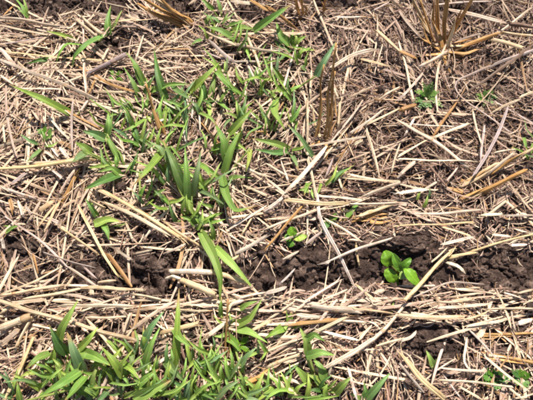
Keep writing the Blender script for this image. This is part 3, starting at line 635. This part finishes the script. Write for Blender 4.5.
grass((190, 218), 'tall grass clump with dark upright blades in the middle left', [
    ([(187, 194), (176, 168), (163, 140)], 10.5, 'd'), ([(188, 202), (187, 175), (185, 146)], 8, 'm'), ([(192, 196), (197, 172), (201, 150)], 7, 'b'), ([(163, 152), (150, 168), (133, 186)], 8.5, 'm', .03),
    ([(199, 164), (206, 168), (211, 178)], 6.5, 'm', .02), ([(184, 214), (184, 200), (186, 186)], 6.5, 'm'), ([(191, 214), (190, 200), (190, 188)], 6, 'l'), ([(168, 160), (160, 148), (146, 140)], 6.5, 'b', .03),
    ([(176, 222), (172, 212), (168, 200)], 5, 'd')], 5, 18)
grass((203, 226), 'grass with two long blades hanging down toward the broken double stalk', [
    ([(201, 232), (214, 256), (221, 278), (220, 303)], 9.5, 'm', .018, (.22, .3)), ([(215, 247), (232, 264), (254, 289)], 8, 'l', .02, (.22, .3)), ([(203, 224), (213, 216), (224, 212)], 6, 'm'),
    ([(198, 226), (190, 219), (180, 216)], 6.5, 'm'), ([(214, 240), (213, 230), (208, 218)], 5, 'd'), ([(206, 224), (216, 222), (226, 219)], 5, 'm')], 4, 15)
grass((139, 150), 'blue-green narrow grass between the broad-leaved and tall clumps', [([(138, 148), (143, 134), (148, 112)], 5.5, 'm'), ([(137, 146), (135, 132), (131, 118)], 5.5, 'b'), ([(136, 150), (136, 140), (138, 130)], 4, 'l'),
    ([(140, 152), (150, 146), (158, 141)], 5, 'b'), ([(140, 196), (143, 190), (146, 184)], 5, 'm'), ([(138, 158), (130, 166), (124, 176)], 5, 'm')], 4)
grass((124, 170), 'broad-leaved grass shoot with stubby oval leaves on the left', [
    ([(107, 134), (109, 124), (108, 113)], 8.5, 'm'), ([(105, 139), (95, 134), (83, 131)], 10, 'b'), ([(123, 165), (113, 148), (103, 129)], 8, 'm'), ([(91, 153), (84, 147), (75, 142)], 9, 'm'),
    ([(86, 153), (80, 157), (72, 162)], 9.5, 'b'), ([(123, 173), (104, 180), (83, 190)], 10, 'd'), ([(120, 164), (105, 165), (87, 168)], 7, 'l'), ([(126, 170), (132, 164), (140, 162)], 6, 'm'), ([(122, 176), (112, 168), (98, 172)], 7, 'm')], 3)
grass((85, 206), 'single upright leaf sprout under the thick cream stalk', [([(97, 216), (92, 208), (85, 198)], 6, 'm'), ([(88, 208), (90, 204), (96, 202)], 3.5, 'l')])
grass((112, 226), 'three-leaved sprout with flat pale leaf left of the left soil lump', [([(94, 224), (108, 219), (122, 222)], 8.5, 'l', .012, (.15, .1)), ([(103, 224), (107, 231), (109, 240)], 6, 'm', .012, (.15, .2)), ([(112, 225), (120, 226), (130, 222)], 4, 'm')])
grass((14, 229), 'tiny green leaf at the left edge in bleached straw', [([(6, 233), (12, 228), (20, 225)], 5, 'm'), ([(13, 230), (8, 226), (3, 226)], 3, 'l')])
grass((41, 148), 'small dull sprout with a notched leaf above the thick cream stalk', [([(42, 149), (35, 155), (27, 162)], 6.5, 'b'), ([(38, 144), (30, 141), (20, 134)], 4.5, 'b'), ([(44, 140), (50, 136), (54, 131)], 4, 'm'), ([(45, 142), (44, 134), (40, 128)], 4, 'm'), ([(46, 146), (52, 146), (58, 142)], 3.5, 'l')])
grass((222, 24), 'top middle grass tuft with a long blade pointing right', [
    ([(235, 39), (220, 30), (204, 26)], 8.5, 'm'), ([(230, 32), (242, 27), (255, 29)], 9, 'm'), ([(254, 31), (272, 18), (292, 4)], 10, 'm'), ([(213, 10), (207, 4), (199, -4)], 6, 'm'), ([(221, 12), (219, 4), (215, -6)], 5, 'm'),
    ([(224, 26), (234, 24), (245, 20)], 5, 'm'), ([(206, 24), (208, 18), (212, 14)], 5.5, 'l'), ([(222, 24), (214, 18), (206, 16)], 6, 'b'), ([(222, 25), (226, 18), (228, 12)], 5, 'm')], 3, 14)
grass((291, 48), 'spreading grass rosette of short wide leaves below the top edge', [
    ([(291, 46), (281, 36), (276, 22)], 10, 'm'), ([(291, 46), (292, 38), (293, 29)], 7, 'l'), ([(292, 46), (299, 40), (306, 36)], 7.5, 'm'), ([(290, 48), (281, 46), (274, 40)], 8, 'd'),
    ([(298, 60), (301, 52), (312, 47)], 7, 'l', .008), ([(302, 51), (308, 50), (316, 50)], 5, 'l', .008), ([(290, 50), (284, 56), (278, 62)], 7, 'd'), ([(293, 46), (296, 38), (301, 33)], 6, 'm')], 3, 13)
grass((284, 97), 'slender grass with blades arching left of the upright brown stubble', [
    ([(283, 81), (277, 73), (270, 64)], 6, 'm'), ([(286, 94), (295, 88), (305, 84)], 6.5, 'l'), ([(316, 76), (325, 60), (336, 42)], 8, 'b', .03), ([(276, 98), (270, 92), (264, 88)], 5, 'm'),
    ([(276, 100), (274, 112), (285, 130)], 8, 'm', .02, (.25, .3)), ([(290, 122), (297, 114), (301, 104)], 5.5, 'm'), ([(286, 96), (278, 90), (268, 92)], 5, 'l')], 3)
grass((291, 151), 'low grass with two leaves stretched left beside white straw', [
    ([(290, 150), (278, 144), (251, 138)], 8, 'm'), ([(290, 151), (275, 153), (254, 149)], 6.5, 'd'), ([(313, 156), (301, 138), (285, 122)], 5.5, 'b', .008), ([(291, 153), (296, 163), (299, 172)], 5, 'b'), ([(292, 150), (302, 148), (308, 142)], 4, 'm')])
grass((340, 222), 'two loose narrow blades above the tiny two-leaved sprout', [([(330, 221), (338, 214), (345, 208)], 6.5, 'm', .004, (.15, .1)), ([(347, 217), (354, 208), (362, 199)], 5.5, 'm', .006, (.15, .1)), ([(328, 222), (325, 228), (322, 232)], 6, 'd')])
grass((66, 372), 'lower left grass with broad crossing blades', [
    ([(57, 350), (62, 328), (78, 300)], 9, 'm'), ([(68, 354), (58, 342), (49, 324)], 10.5, 'd'), ([(83, 372), (74, 352), (67, 332)], 9.5, 'b'), ([(79, 349), (88, 340), (98, 327)], 7, 'l'),
    ([(50, 353), (38, 358), (25, 369)], 7.5, 'm'), ([(80, 351), (95, 356), (112, 366)], 9.5, 'm'), ([(38, 371), (28, 373), (19, 377)], 5, 'y'), ([(52, 366), (53, 356), (56, 344)], 6, 'm'), ([(60, 366), (54, 360), (42, 362)], 7, 'd')], 5, 18)
grass((84, 386), 'bottom left grass spilling over the picture edge', [
    ([(124, 376), (114, 362), (102, 347)], 8.5, 'm', .02), ([(80, 371), (60, 384), (38, 397)], 8, 'm', .02), ([(86, 376), (76, 388), (62, 404)], 9.5, 'm', .02), ([(68, 392), (66, 384), (64, 378)], 6, 'y'), ([(94, 398), (95, 388), (92, 376)], 7, 'm'),
    ([(21, 402), (19, 392), (17, 380)], 6, 'm'), ([(58, 402), (56, 392), (58, 384)], 5, 'd')], 8, 20)
grass((150, 378), 'grass with a pair of dull blades left of the tall narrow blade', [
    ([(142, 348), (150, 328), (164, 311)], 7.5, 'b'), ([(143, 370), (150, 346), (160, 327)], 7.5, 'm'), ([(133, 399), (152, 390), (174, 378)], 10, 'l'), ([(134, 388), (146, 378), (160, 368)], 7, 'm'), ([(120, 362), (130, 368), (140, 380)], 6, 'm')], 6, 18)
grass((176, 370), 'tall narrow grass blade standing at the bottom', [([(176, 366), (177, 330), (179, 288)], 7.5, 'm'), ([(174, 329), (180, 338), (192, 348)], 6.5, 'm', .02), ([(164, 359), (174, 370), (187, 384)], 8.5, 'b', .012)], 5, 15)
grass((230, 330), 'bright grass with arched blades below the broken double stalk', [
    ([(231, 328), (250, 318), (262, 299)], 7.5, 'm'), ([(233, 328), (250, 332), (268, 343)], 8.5, 'l'), ([(221, 316), (221, 306), (222, 296)], 5, 'm'), ([(240, 309), (248, 304), (257, 301)], 5.5, 'm'),
    ([(223, 333), (233, 341), (242, 353)], 8, 'm'), ([(228, 326), (232, 320), (240, 319)], 7, 'l'), ([(240, 366), (247, 356), (257, 347)], 6, 'b')], 3)
grass((200, 392), 'bottom middle grass mat with one square-ended leaf', [([(203, 402), (201, 392), (206, 384)], 13, 'm', .006), ([(186, 400), (188, 388), (194, 376)], 7, 'b'), ([(216, 398), (226, 388), (240, 380)], 6, 'b'), ([(180, 398), (178, 388), (176, 380)], 6, 'l')], 9, 16, 'mmbbd')
grass((290, 327), 'small fan of grass right of the arched blades', [([(290, 324), (289, 316), (286, 306)], 7, 'l'), ([(288, 325), (278, 330), (265, 338)], 8, 'm'), ([(291, 326), (298, 326), (304, 330)], 4, 'l')], 1, 10)
grass((318, 388), 'bottom middle grass with stacked short leaves', [
    ([(308, 354), (306, 340), (300, 328)], 8, 'm'), ([(305, 340), (314, 334), (325, 341)], 6.5, 'm', .03), ([(306, 356), (320, 352), (335, 355)], 8, 'm', .025), ([(325, 380), (321, 368), (313, 358)], 9, 'm'),
    ([(310, 384), (302, 374), (293, 364)], 8, 'm'), ([(324, 388), (316, 378), (304, 372)], 7, 'l'), ([(334, 393), (341, 386), (351, 377)], 8.5, 'm'), ([(326, 398), (325, 390), (328, 382)], 5, 'm')], 5, 15)
grass((364, 402), 'lone bent blade at the bottom edge right of the stacked grass', [([(363, 402), (374, 390), (390, 373)], 8, 'b'), ([(362, 402), (366, 392), (364, 382)], 6, 'd'), ([(362, 402), (356, 396), (350, 394)], 5, 'm')])
grass((432, 366), 'thin single blade in the lower right soil patch', [([(434, 367), (430, 358), (426, 350)], 6, 'm', .004), ([(434, 366), (437, 360), (440, 356)], 3, 'm')])
grass((391, 312), 'minute green shoot below the round-leaved seedling', [([(391, 312), (392, 307), (394, 302)], 3.5, 'm'), ([(391, 312), (388, 309), (386, 307)], 2.5, 'l')])

def sprout(px, py, n, spread, noun='small grass sprout', tones='mllb'):
    r = grass((px, py), None, [], n, spread*1.75, tones); r.name = 'grass_sprout'
    PENDING.append((r, f'{noun} {where(px, py)}', px, py))
for px, py, n, s in [(172, 110, 6, 13), (182, 128, 5, 12), (240, 98, 5, 11), (250, 82, 4, 10), (160, 170, 5, 12), (148, 200, 4, 10), (172, 185, 6, 12), (115, 128, 4, 10), (262, 100, 4, 10),
                     (38, 388, 6, 13), (112, 386, 7, 13), (126, 396, 7, 13), (98, 370, 6, 12), (160, 396, 7, 13), (212, 372, 7, 11), (226, 384, 7, 11), (240, 394, 6, 11),
                     (194, 362, 7, 12), (210, 352, 5, 10), (254, 396, 6, 12), (272, 396, 5, 11), (262, 352, 4, 9), (290, 392, 6, 12), (300, 398, 5, 10), (140, 356, 4, 10), (128, 352, 4, 9), (8, 396, 4, 10),
                     (186, 395, 7, 11), (240, 372, 6, 9), (306, 186, 4, 7), (328, 183, 4, 8), (275, 386, 5, 10), (150, 120, 4, 10), (235, 120, 5, 10), (212, 150, 5, 11), (106, 166, 4, 9), (120, 112, 5, 12), (130, 140, 5, 12), (155, 150, 6, 13), (175, 150, 5, 12), (205, 190, 6, 12), (215, 205, 5, 11), (165, 205, 5, 11), (240, 145, 5, 11), (262, 122, 5, 11), (272, 78, 5, 11), (270, 130, 4, 10), (258, 60, 5, 10), (240, 48, 5, 10), (228, 72, 4, 10), (192, 110, 6, 12), (165, 125, 6, 11), (138, 110, 5, 10), (305, 66, 4, 10), (300, 122, 4, 10), (210, 40, 4, 9), (60, 380, 6, 12), (92, 396, 6, 12), (150, 392, 6, 12), (175, 384, 6, 12), (220, 398, 6, 12), (120, 375, 5, 11), (530, 141, 3, 8), (531, 159, 3, 7), (422, 204, 3, 5)]:
    sprout(px, py, n, s)

# ------------------------------------------------------------------ broad-leaved seedlings and weeds
def leafmesh(root, a, b, w, za, zb, tone, name='leaf', thick=.0016, cup=.25, roll=0.0, curl=0.0):
    """fleshy oval leaf from pixel a (stalk end) to b (tip)"""
    K = 25; u = np.linspace(0, 1, K)
    ga = gz(*a); p2 = smooth_path([a, b], K)
    z = ga[2]+za+(zb-za)*u+curl*np.sin(u*math.pi)
    P = np.array([at(x, y, q) for (x, y), q in zip(p2, z)])
    prof = np.sqrt(np.clip(1-(2*np.clip(u, .02, .98)-1)**2, 0, 1))**(.85)
    prof = np.clip(prof*(1+.12*np.sin(u*3.1+.6))*(1-.28*u**3), .05, 2)
    th = np.linspace(0, 2*math.pi, 24, endpoint=False)
    sec = [(math.cos(x), math.sin(x)*.42+cup*math.cos(x)**2) for x in th]
    Wd = w*MPP*prof
    base = np.array(tone)
    V, F, A = sweep(P, Wd, thick*2.2*prof**.5, sec, roll=roll+np.linspace(RND(-.25, .25), RND(-.25, .25), K)[None], tint=base)
    mid = np.exp(-(A['lp'][:, 1]/(w*MPP*.05))**2)
    al, ac = A['lp'][:, 0], A['lp'][:, 1]
    vein = np.exp(-(np.sin((al-np.abs(ac)*.8)*900)/.35)**2)
    A['tint'] = A['tint']*(1+.30*mid[:, None]+.14*vein[:, None])*(.82+.36*fbm(al*260+za*9e3, ac*260, 7, 3))[:, None]
    V = V+np.array([0, 0, 1])*((fbm(al*240+5, ac*240+za*7e3, 15, 2)-.5)*.0022-.0006*mid)[:, None]
    return link(name, V-np.array(root.location), F, M_LEAF, parent=root, attrs=A)
BG, DG, LG = (0.16, 0.315, 0.018), (0.115, 0.25, 0.02), (0.28, 0.40, 0.09)
r = empty('seedling', gz(399, 273)); tag(r, 'bright green round-leaved seedling in a hollow of dark soil', 'seedling')
culm(r, (399, 274), (398, 270), .014, 3.2)
leafmesh(r, (391, 265), (384.5, 251), 13, .014, .023, BG, 'cotyledon', .0012, .3, roll=.45, curl=.005)
leafmesh(r, (386, 269), (397.5, 285), 10.5, .018, .008, BG, 'cotyledon', .0012, .35, roll=-.4, curl=.004)
leafmesh(r, (405, 268), (419.5, 285), 12.5, .020, .010, BG, 'cotyledon', .0012, .35, roll=.35, curl=.005)
leafmesh(r, (400.5, 271), (393, 253.5), 7.5, .020, .030, DG, 'leaf', .0010, .9, roll=.6, curl=.003)
leafmesh(r, (399.5, 270), (411, 258), 7.5, .020, .030, DG, 'leaf', .0010, .9, roll=-.5, curl=.003)
leafmesh(r, (400, 279), (406, 269), 5.5, .020, .023, LG, 'leaf', .0010, .5)
leafmesh(r, (405, 279), (407.5, 268), 4.0, .021, .022, (.42, .50, .20), 'bud', .0014, .2)
culm(r, (399, 274), (390, 264), .016, 2.0); culm(r, (399, 274), (395, 280), .010, 2.0); culm(r, (399, 274), (406, 270), .017, 2.0)
r = empty('seedling', gz(293, 240)); tag(r, 'tiny sprout with two pale green leaves under crossing straws', 'seedling')
culm(r, (293, 241), (293, 236), .018, 2)
leafmesh(r, (292.5, 236), (291.5, 226.5), 9, .018, .024, BG, 'leaf', .0012, .3)
leafmesh(r, (294, 239), (307, 236), 7, .016, .018, (.30, .42, .05), 'leaf', .0012, .3)
leafmesh(r, (290.5, 236), (285, 240), 8, .015, .012, DG, 'leaf', .0012, .3)
leafmesh(r, (292, 240), (289, 247), 8, .013, .010, (.09, .20, .02), 'leaf', .0012, .3)

def lobed(root, a, b, w, za, zb, tone):
    """divided leaf: midrib strip with paired pointed lobes"""
    ga = gz(*a); A3 = at(*a, ga[2]+za); B3 = at(*b, ga[2]+zb)
    d = B3-A3; L = np.linalg.norm(d); d = d/L; s = unit(np.cross(d, [0, 0, 1])); n = np.cross(s, d)
    vs, fs = [], []; nl = 5
    def arch(u): return n*(.16*L*math.sin(u*math.pi)-.12*L*u*u)
    for k in range(8):
        u = k/7; wd = w*MPP*.10*(1-.6*u)
        c0 = A3+d*L*u+arch(u)
        vs += [c0-s*wd, c0-n*wd*.3, c0+s*wd]
    for k in range(7):
        for j in range(2): fs.append([k*3+j, k*3+j+1, k*3+j+4, k*3+j+3])
    for k in range(nl+1):
        u = .22+.78*k/nl; env = math.sin(min(1, u*1.15)*math.pi*.82)+.12
        for sg in ((-1, 1) if k < nl else (0,)):
            l = w*MPP*.5*env*RND(.8, 1.15); dirv = unit(s*sg*1.0+d*(.75 if sg else 1.0)+n*RND(-.25, .2))
            if sg == 0: l *= .9
            side = unit(np.cross(dirv, n)); o = A3+d*L*min(u, .98)+arch(u); hw = l*.24+.0005
            b0 = len(vs)
            vs += [o-side*hw*.5, o+side*hw*.5, o+dirv*l*.55-side*hw+n*l*.08, o+dirv*l*.6+n*l*.02, o+dirv*l*.55+side*hw+n*l*.08, o+dirv*l-n*l*.1]
            fs += [[b0, b0+1, b0+4, b0+3], [b0, b0+3, b0+2, b0+2], [b0+2, b0+3, b0+5, b0+5], [b0+3, b0+4, b0+5, b0+5]]
    vs = np.array(vs); q = np.array([f for f in fs if f[2] != f[3]]); tr = np.array([f[:3] for f in fs if f[2] == f[3]])
    tint = np.broadcast_to(np.array(tone)*RND(.8, 1.2), (len(vs), 3))
    link('leaf', vs-np.array(root.location), [q, tr], M_LEAF, parent=root, attrs={'tint': tint, 'lp': vs})
def weed(base, label, leaves, tones=((.17, .30, .05), (.12, .23, .045), (.22, .33, .08)), cat='weed'):
    r = empty('weed_rosette', gz(*base)); tag(r, label, cat, 'small broad-leaved weeds')
    for a, b, w, za, zb in leaves: lobed(r, a, b, w, za, zb, random.choice(tones))
    culm(r, base, (base[0], base[1]-2), .006, 1.6)
    return r
weed((426, 99), 'feathery weed with bright divided leaves below the big tan stubble clump', [
    ((426, 98), (432, 84), 9, .006, .022), ((426, 98), (424, 84), 7, .006, .02), ((426, 98), (417, 91), 9, .005, .014), ((425, 99), (415, 101), 8, .005, .010), ((426, 99), (420, 108), 9, .005, .008),
    ((427, 99), (429, 110), 8, .005, .009), ((428, 99), (441, 105), 9, .005, .009), ((427, 98), (437, 92), 8, .006, .014), ((426, 98), (428, 90), 8, .008, .018), ((427, 99), (436, 99), 7, .006, .012), ((426, 97), (421, 93), 6, .008, .016)])
weed((486, 99), 'smaller feathery weed of divided leaves near the right edge', [
    ((486, 98), (492, 90), 7, .005, .014), ((486, 98), (496, 97), 7, .005, .010), ((486, 99), (494, 104), 6, .004, .007), ((485, 98), (477, 94), 6, .005, .010), ((485, 99), (476, 100), 7, .004, .008), ((486, 98), (485, 91), 6, .006, .013), ((486, 99), (484, 105), 6, .004, .006)])
weed((496, 379), 'lower right leafy weed with toothed mid green leaves', [
    ((494, 379), (484, 374), 10, .005, .010), ((495, 380), (483, 382), 9, .004, .008), ((497, 379), (509, 382), 11, .005, .009), ((496, 379), (500, 372), 9, .006, .013), ((496, 380), (497, 388), 9, .004, .006), ((496, 379), (490, 370), 8, .006, .013)], (DG, (.12, .27, .05)))
weed((521, 378), 'lower right pale weed at the edge of the picture beside dead stalks', [
    ((521, 378), (514, 371), 8, .005, .012), ((521, 378), (528, 374), 8, .005, .010), ((521, 379), (527, 385), 8, .004, .007), ((521, 379), (513, 382), 8, .004, .007), ((521, 378), (521, 370), 7, .006, .012)], (DG, (.12, .27, .06)))
weed((46, 137), 'small ragged weed with thin leaflets above the thick cream stalk', [((46, 137), (38, 130), 6, .005, .01), ((46, 137), (53, 129), 6, .005, .012), ((46, 138), (54, 141), 6, .004, .008), ((46, 137), (45, 127), 6, .005, .012)], (DG, (.12, .22, .04)))
weed((115, 75), 'small ragged weed between straws left of the tall grass tips', [((115, 77), (110, 70), 6, .005, .01), ((115, 77), (121, 72), 6, .005, .012), ((115, 78), (108, 80), 6, .004, .008), ((116, 78), (122, 81), 6, .004, .008)], (BG, DG))
weed((240, 346), 'ragged small-leaved weed tangled in the arched bright grass', [((240, 345), (232, 338), 6, .005, .01), ((240, 345), (247, 338), 6, .005, .012), ((240, 346), (234, 352), 6, .004, .008), ((240, 346), (248, 350), 6, .004, .008)], (BG, DG))

# ------------------------------------------------------------------ lumps of earth
def icosphere(sub):
    p = (1+5**.5)/2
    v = [(-1, p, 0), (1, p, 0), (-1, -p, 0), (1, -p, 0), (0, -1, p), (0, 1, p), (0, -1, -p), (0, 1, -p), (p, 0, -1), (p, 0, 1), (-p, 0, -1), (-p, 0, 1)]
    f = [(0, 11, 5), (0, 5, 1), (0, 1, 7), (0, 7, 10), (0, 10, 11), (1, 5, 9), (5, 11, 4), (11, 10, 2), (10, 7, 6), (7, 1, 8), (3, 9, 4), (3, 4, 2), (3, 2, 6), (3, 6, 8), (3, 8, 9), (4, 9, 5), (2, 4, 11), (6, 2, 10), (8, 6, 7), (9, 8, 1)]
    v = [np.array(x)/math.sqrt(1+p*p) for x in v]
    for _ in range(sub):
        mid = {}; nf = []
        def m(a, b):
            k = (min(a, b), max(a, b))
            if k not in mid: mid[k] = len(v); v.append((v[a]+v[b])/np.linalg.norm(v[a]+v[b]))
            return mid[k]
        for a, b, c_ in f:
            x, y, z = m(a, b), m(b, c_), m(c_, a); nf += [(a, x, z), (b, y, x), (c_, z, y), (x, y, z)]
        f = nf
    return np.array(v), np.array(f)
ICO = {k: icosphere(k) for k in (0, 1, 3, 4)}
def lumpy(v, seed, amp):
    s = seed*13.7
    n = fbm(v[:, 0]*2.2+s, v[:, 1]*2.2+v[:, 2]*1.7, seed, 3)+fbm(v[:, 2]*2.4-s, v[:, 0]*1.9+v[:, 1]*2.3, seed+5, 4)
    c = billow(v[:, 0]*3+v[:, 2]*2+s, v[:, 1]*3-v[:, 2]*2, seed+9, 4)
    return v*(1+amp*(n-1)*1.5-amp*.75*(c-.35))[:, None]
for k, (px, py, rx, ry, hz, lab) in enumerate([
    (141, 262, 9, 7, .010, 'large dark soil clod at the left end of the bare strip'), (155, 268, 8, 6, .008, 'dark soil clod left of the broken double stalk'),
    (146, 279, 9, 6, .008, None), (132, 283, 7, 5, .007, None), (163, 263, 7, 5, .007, None), (127, 272, 5, 4, .005, None), (376, 257, 7, 9, .009, 'upright soil clod touching the left side of the round-leaved seedling'),
    (372, 270, 9, 6, .008, None), (395, 243, 10, 5, .009, 'long soil clod above the round-leaved seedling'), (414, 245, 12, 6, .010, 'wide soil clod above and right of the round-leaved seedling'),
    (419, 264, 7, 6, .008, 'reddish soil clod touching the right side of the round-leaved seedling'), (304, 256, 8, 6, .008, None), (318, 262, 9, 6, .008, None), (298, 276, 9, 6, .008, None), (278, 266, 7, 5, .007, None),
    (326, 276, 7, 5, .006, None), (356, 260, 7, 5, .006, None), (352, 275, 7, 5, .007, None), (462, 262, 9, 5, .007, None), (480, 272, 9, 6, .008, None), (500, 264, 8, 5, .007, None), (516, 274, 9, 6, .008, None),
    (420, 338, 10, 6, .008, None), (440, 336, 9, 6, .007, None), (432, 350, 7, 5, .006, None), (26, 247, 13, 6, .007, 'smooth pinkish grey soil clod near the left edge'), (40, 4, 10, 5, .007, None), (70, 3, 9, 5, .007, None), (94, 6, 8, 5, .006, None), (333, 2, 9, 5, .007, None)]):
    v, f = ICO[4 if rx >= 9 else 3]
    v = lumpy(v, 100+k, .55)*np.array([rx*MPP, ry*MPP*1.15, hz])
    ang = RND(-.4, .4); v = v@np.array([[math.cos(ang), math.sin(ang), 0], [-math.sin(ang), math.cos(ang), 0], [0, 0, 1]])
    o = link('soil_clod', v, [f], M_SOIL); p = gz(px, py); o.location = (p[0], p[1], p[2]-hz*.25)
    tag(o, lab, 'soil clod', 'clods of dark earth')
    if not lab: PENDING.append((o, f'{"small " if rx < 8 else ""}dark crumbly soil clod {where(px, py)}', px, py))

# ------------------------------------------------------------------ what nobody could count: crumbs, shreds, short straw
def scatter(n, keep, x0, x1, y0, y1):
    x = RNG.uniform(x0, x1, n); y = RNG.uniform(y0, y1, n)
    px, py = to_px(x, y); k = keep(px, py, x, y) > RNG.random(n)
    return x[k], y[k]
x, y = scatter(40000, lambda px, py, x, y: .06+.94*bareness(px, py)*vnoise(x*30, y*30, 5)**.6, -.52, .52, -.34, .5)
n = len(x); v, f = ICO[0]
sz = .0008+.0050*RNG.random(n)**4.5
V = v[None]*(1+.9*(RNG.random((n, len(v), 1))-.5))*sz[:, None, None]*(np.array([1, 1, .8])*(1+.4*(RNG.random((n, 1, 3))-.5)))
V = V+np.stack([x, y, ground_z(x, y)+sz*.3+mat_depth(x, y)*np.where(RNG.random(n) < .5, 1.0, 0)], 1)[:, None]
F = (f[None]+(np.arange(n)*len(v))[:, None, None]).reshape(-1, 3)
tag(link('soil_crumbs', V.reshape(-1, 3), [F], M_SOIL, smooth=False), 'loose crumbs of dark soil scattered over the bare earth', 'soil', kind='stuff')

LIT = np.array([(.42, .275, .215), (.28, .172, .132), (.60, .455, .355), (.52, .385, .315), (.71, .56, .42), (.20, .12, .092), (.44, .275, .14), (.75, .615, .475)])*np.array([1.02, .985, .885])
def pieces(n, lmin, lmax, wmin, wmax, probs, keep, box, K, sec, name, label, cat, mat, zlo, zhi, tilt, flat, curve, pw=1.5, swath=.3, decay=1.0):
    x, y = scatter(n, keep, *box); n = len(x)
    L = lmin+(lmax-lmin)*RNG.random(n)**pw; a = RNG.uniform(0, math.pi, n)
    px, py = to_px(x, y)
    lvl = np.clip(1-np.abs(py-310)/40, 0, 1)               # straw lies along the row here
    field = (vnoise(x*9+40, y*9, 71)*2.2-.6)*math.pi       # straw lies in local swaths
    a = np.where(RNG.random(n) < swath, field+RNG.normal(0, .35, n), a)
    a = np.where(RNG.random(n) < .65*lvl, RNG.normal(0, .3, n), a)
    u = np.linspace(-.5, .5, K)[None]
    k = RNG.normal(0, curve, n)[:, None]
    bx = x[:, None]+np.cos(a)[:, None]*u*L[:, None]-np.sin(a)[:, None]*L[:, None]*k*(u**2*4-.5)
    by = y[:, None]+np.sin(a)[:, None]*u*L[:, None]+np.cos(a)[:, None]*L[:, None]*k*(u**2*4-.5)
    bp = bareness(*to_px(bx.ravel(), by.ravel())).reshape(bx.shape).max(1)
    ok = RNG.random(n) > np.clip((bp-.5)*2.2, 0, .86); n = int(ok.sum())
    x, y, L, a, k, bx, by = x[ok], y[ok], L[ok], a[ok], k[ok], bx[ok], by[ok]
    hs = ground_z(bx.ravel(), by.ravel()).reshape(bx.shape)
    mean = hs.mean(1, keepdims=True); slope = (hs[:, -1:]-hs[:, :1])
    line = mean+slope*u*.8
    lift = np.maximum((hs-line).max(1, keepdims=True)*.6, 0)
    md = mat_depth(x, y)[:, None]
    z = line+lift+md*RNG.uniform(zlo, zhi, (n, 1))+.0006+RNG.normal(0, tilt, (n, 1))*u*L[:, None]+RNG.normal(0, .08, (n, 1))*L[:, None]*(u**2)
    z = np.maximum(z, hs-.001)
    P = np.stack([bx, by, z], -1)
    Wd = (wmin+(wmax-wmin)*RNG.random((n, 1))**1.6)*(1-.55*np.abs(u*2)**RNG.uniform(1.5, 8, (n, 1)))
    Wd = np.minimum(Wd, L[:, None]*.4)
    c = LIT[RNG.choice(len(LIT), n, p=np.array(probs)/sum(probs))]*RNG.uniform(.8, 1.2, (n, 1))
    px, py = to_px(x, y)                                  # older, rotted residue to the upper right and in patches
    rot = np.clip((px-300)/90, 0, 1)*np.clip((215-py)/50, 0, 1)*.8+np.clip((vnoise(x*14, y*14, 93)-.55)*3, 0, 1)*.6
    c = c*(1-np.clip(rot, 0, 1)[:, None]*np.array([.20, .24, .25])*decay)
    V, F, A = sweep(P, Wd, np.maximum(Wd*flat, .0004), sec, roll=RNG.uniform(-.7, .7, (n, 1))+u*RNG.normal(0, 1.0, (n, 1)), tint=c)
    return tag(link(name, V, F, mat, smooth=False, attrs=A), label, cat, kind='stuff')
QUAD = [(-1, 0), (0, .55), (1, .1), (0, -.6)]
cover = lambda px, py, x, y: np.clip(1.0-1.02*bareness(px, py), .16, 1)
def cover_coarse(px, py, x, y):
    left = np.clip((330-px)/200, 0, 1); low = np.clip(1-np.abs(py-312)/38, 0, 1)
    return np.clip(1-1.3*bareness(px, py), .01, 1)*np.clip((.2+.5*left+.6*low)*(.25+1.7*vnoise(x*22, y*22, 63)**1.5), 0, 1)
NEAR = (-.52, .52, -.34, .5)
FLAKE = [(-1, .45), (-.4, .05), (.3, .15), (1, -.35), (.3, -.1), (-.4, -.2)]
TRI = [(-1, -.3), (0, .6), (1, -.1)]
pieces(37000, .004, .026, .0007, .0026, (7, 8, 3, 4, 1.6, 6, 3, 1.1), cover, NEAR, 4, TRI, 'chaff', 'matted reddish brown chaff and shredded straw covering the soil', 'chaff', M_LITTER, -.2, .8, .16, .22, .08)
pieces(9000, .012, .070, .0006, .0020, (5, 3, 5, 5, 4, 2, 3, 2.5), cover, NEAR, 6, QUAD, 'straw_shreds', 'tangle of thin weathered straw shreds over the chaff', 'straw', M_LITTER, .2, 1.3, .10, .4, .09, 1.5, .5)
pieces(6600, .03, .16, .0012, .0040, (.6, .2, 4, 3, 8, .2, 1.0, 3.5), cover_coarse, NEAR, 9, QUAD, 'loose_straw', 'mass of loose pale straw too jumbled to count', 'straw', M_STRAW, .4, 1.3, .04, .34, .035, 1.8, .6)
pieces(3400, .006, .03, .0025, .0060, (2, .4, 5, 5, 5, .2, 1.0, 1.5), cover_coarse, NEAR, 5, FLAKE, 'husk_flakes', 'torn pale husk flakes strewn through the straw', 'husk', M_LITTER, .2, 1.1, .12, .3, .08)
def outside(px, py, x, y):
    near = (np.abs(x) < .5)*(y > -.32)*(y < .48); return np.where(near, 0, .9)
pieces(14000, .02, .10, .003, .008, (3, 3, 3, 3, 3, 2, 2, 2), outside, (-1.8, 1.8, -1.3, 2.2), 3, TRI, 'straw_mulch', 'straw mulch spreading over the field all around', 'straw', M_LITTER, .3, 1.6, .1, .5, .06)

settle_labels()
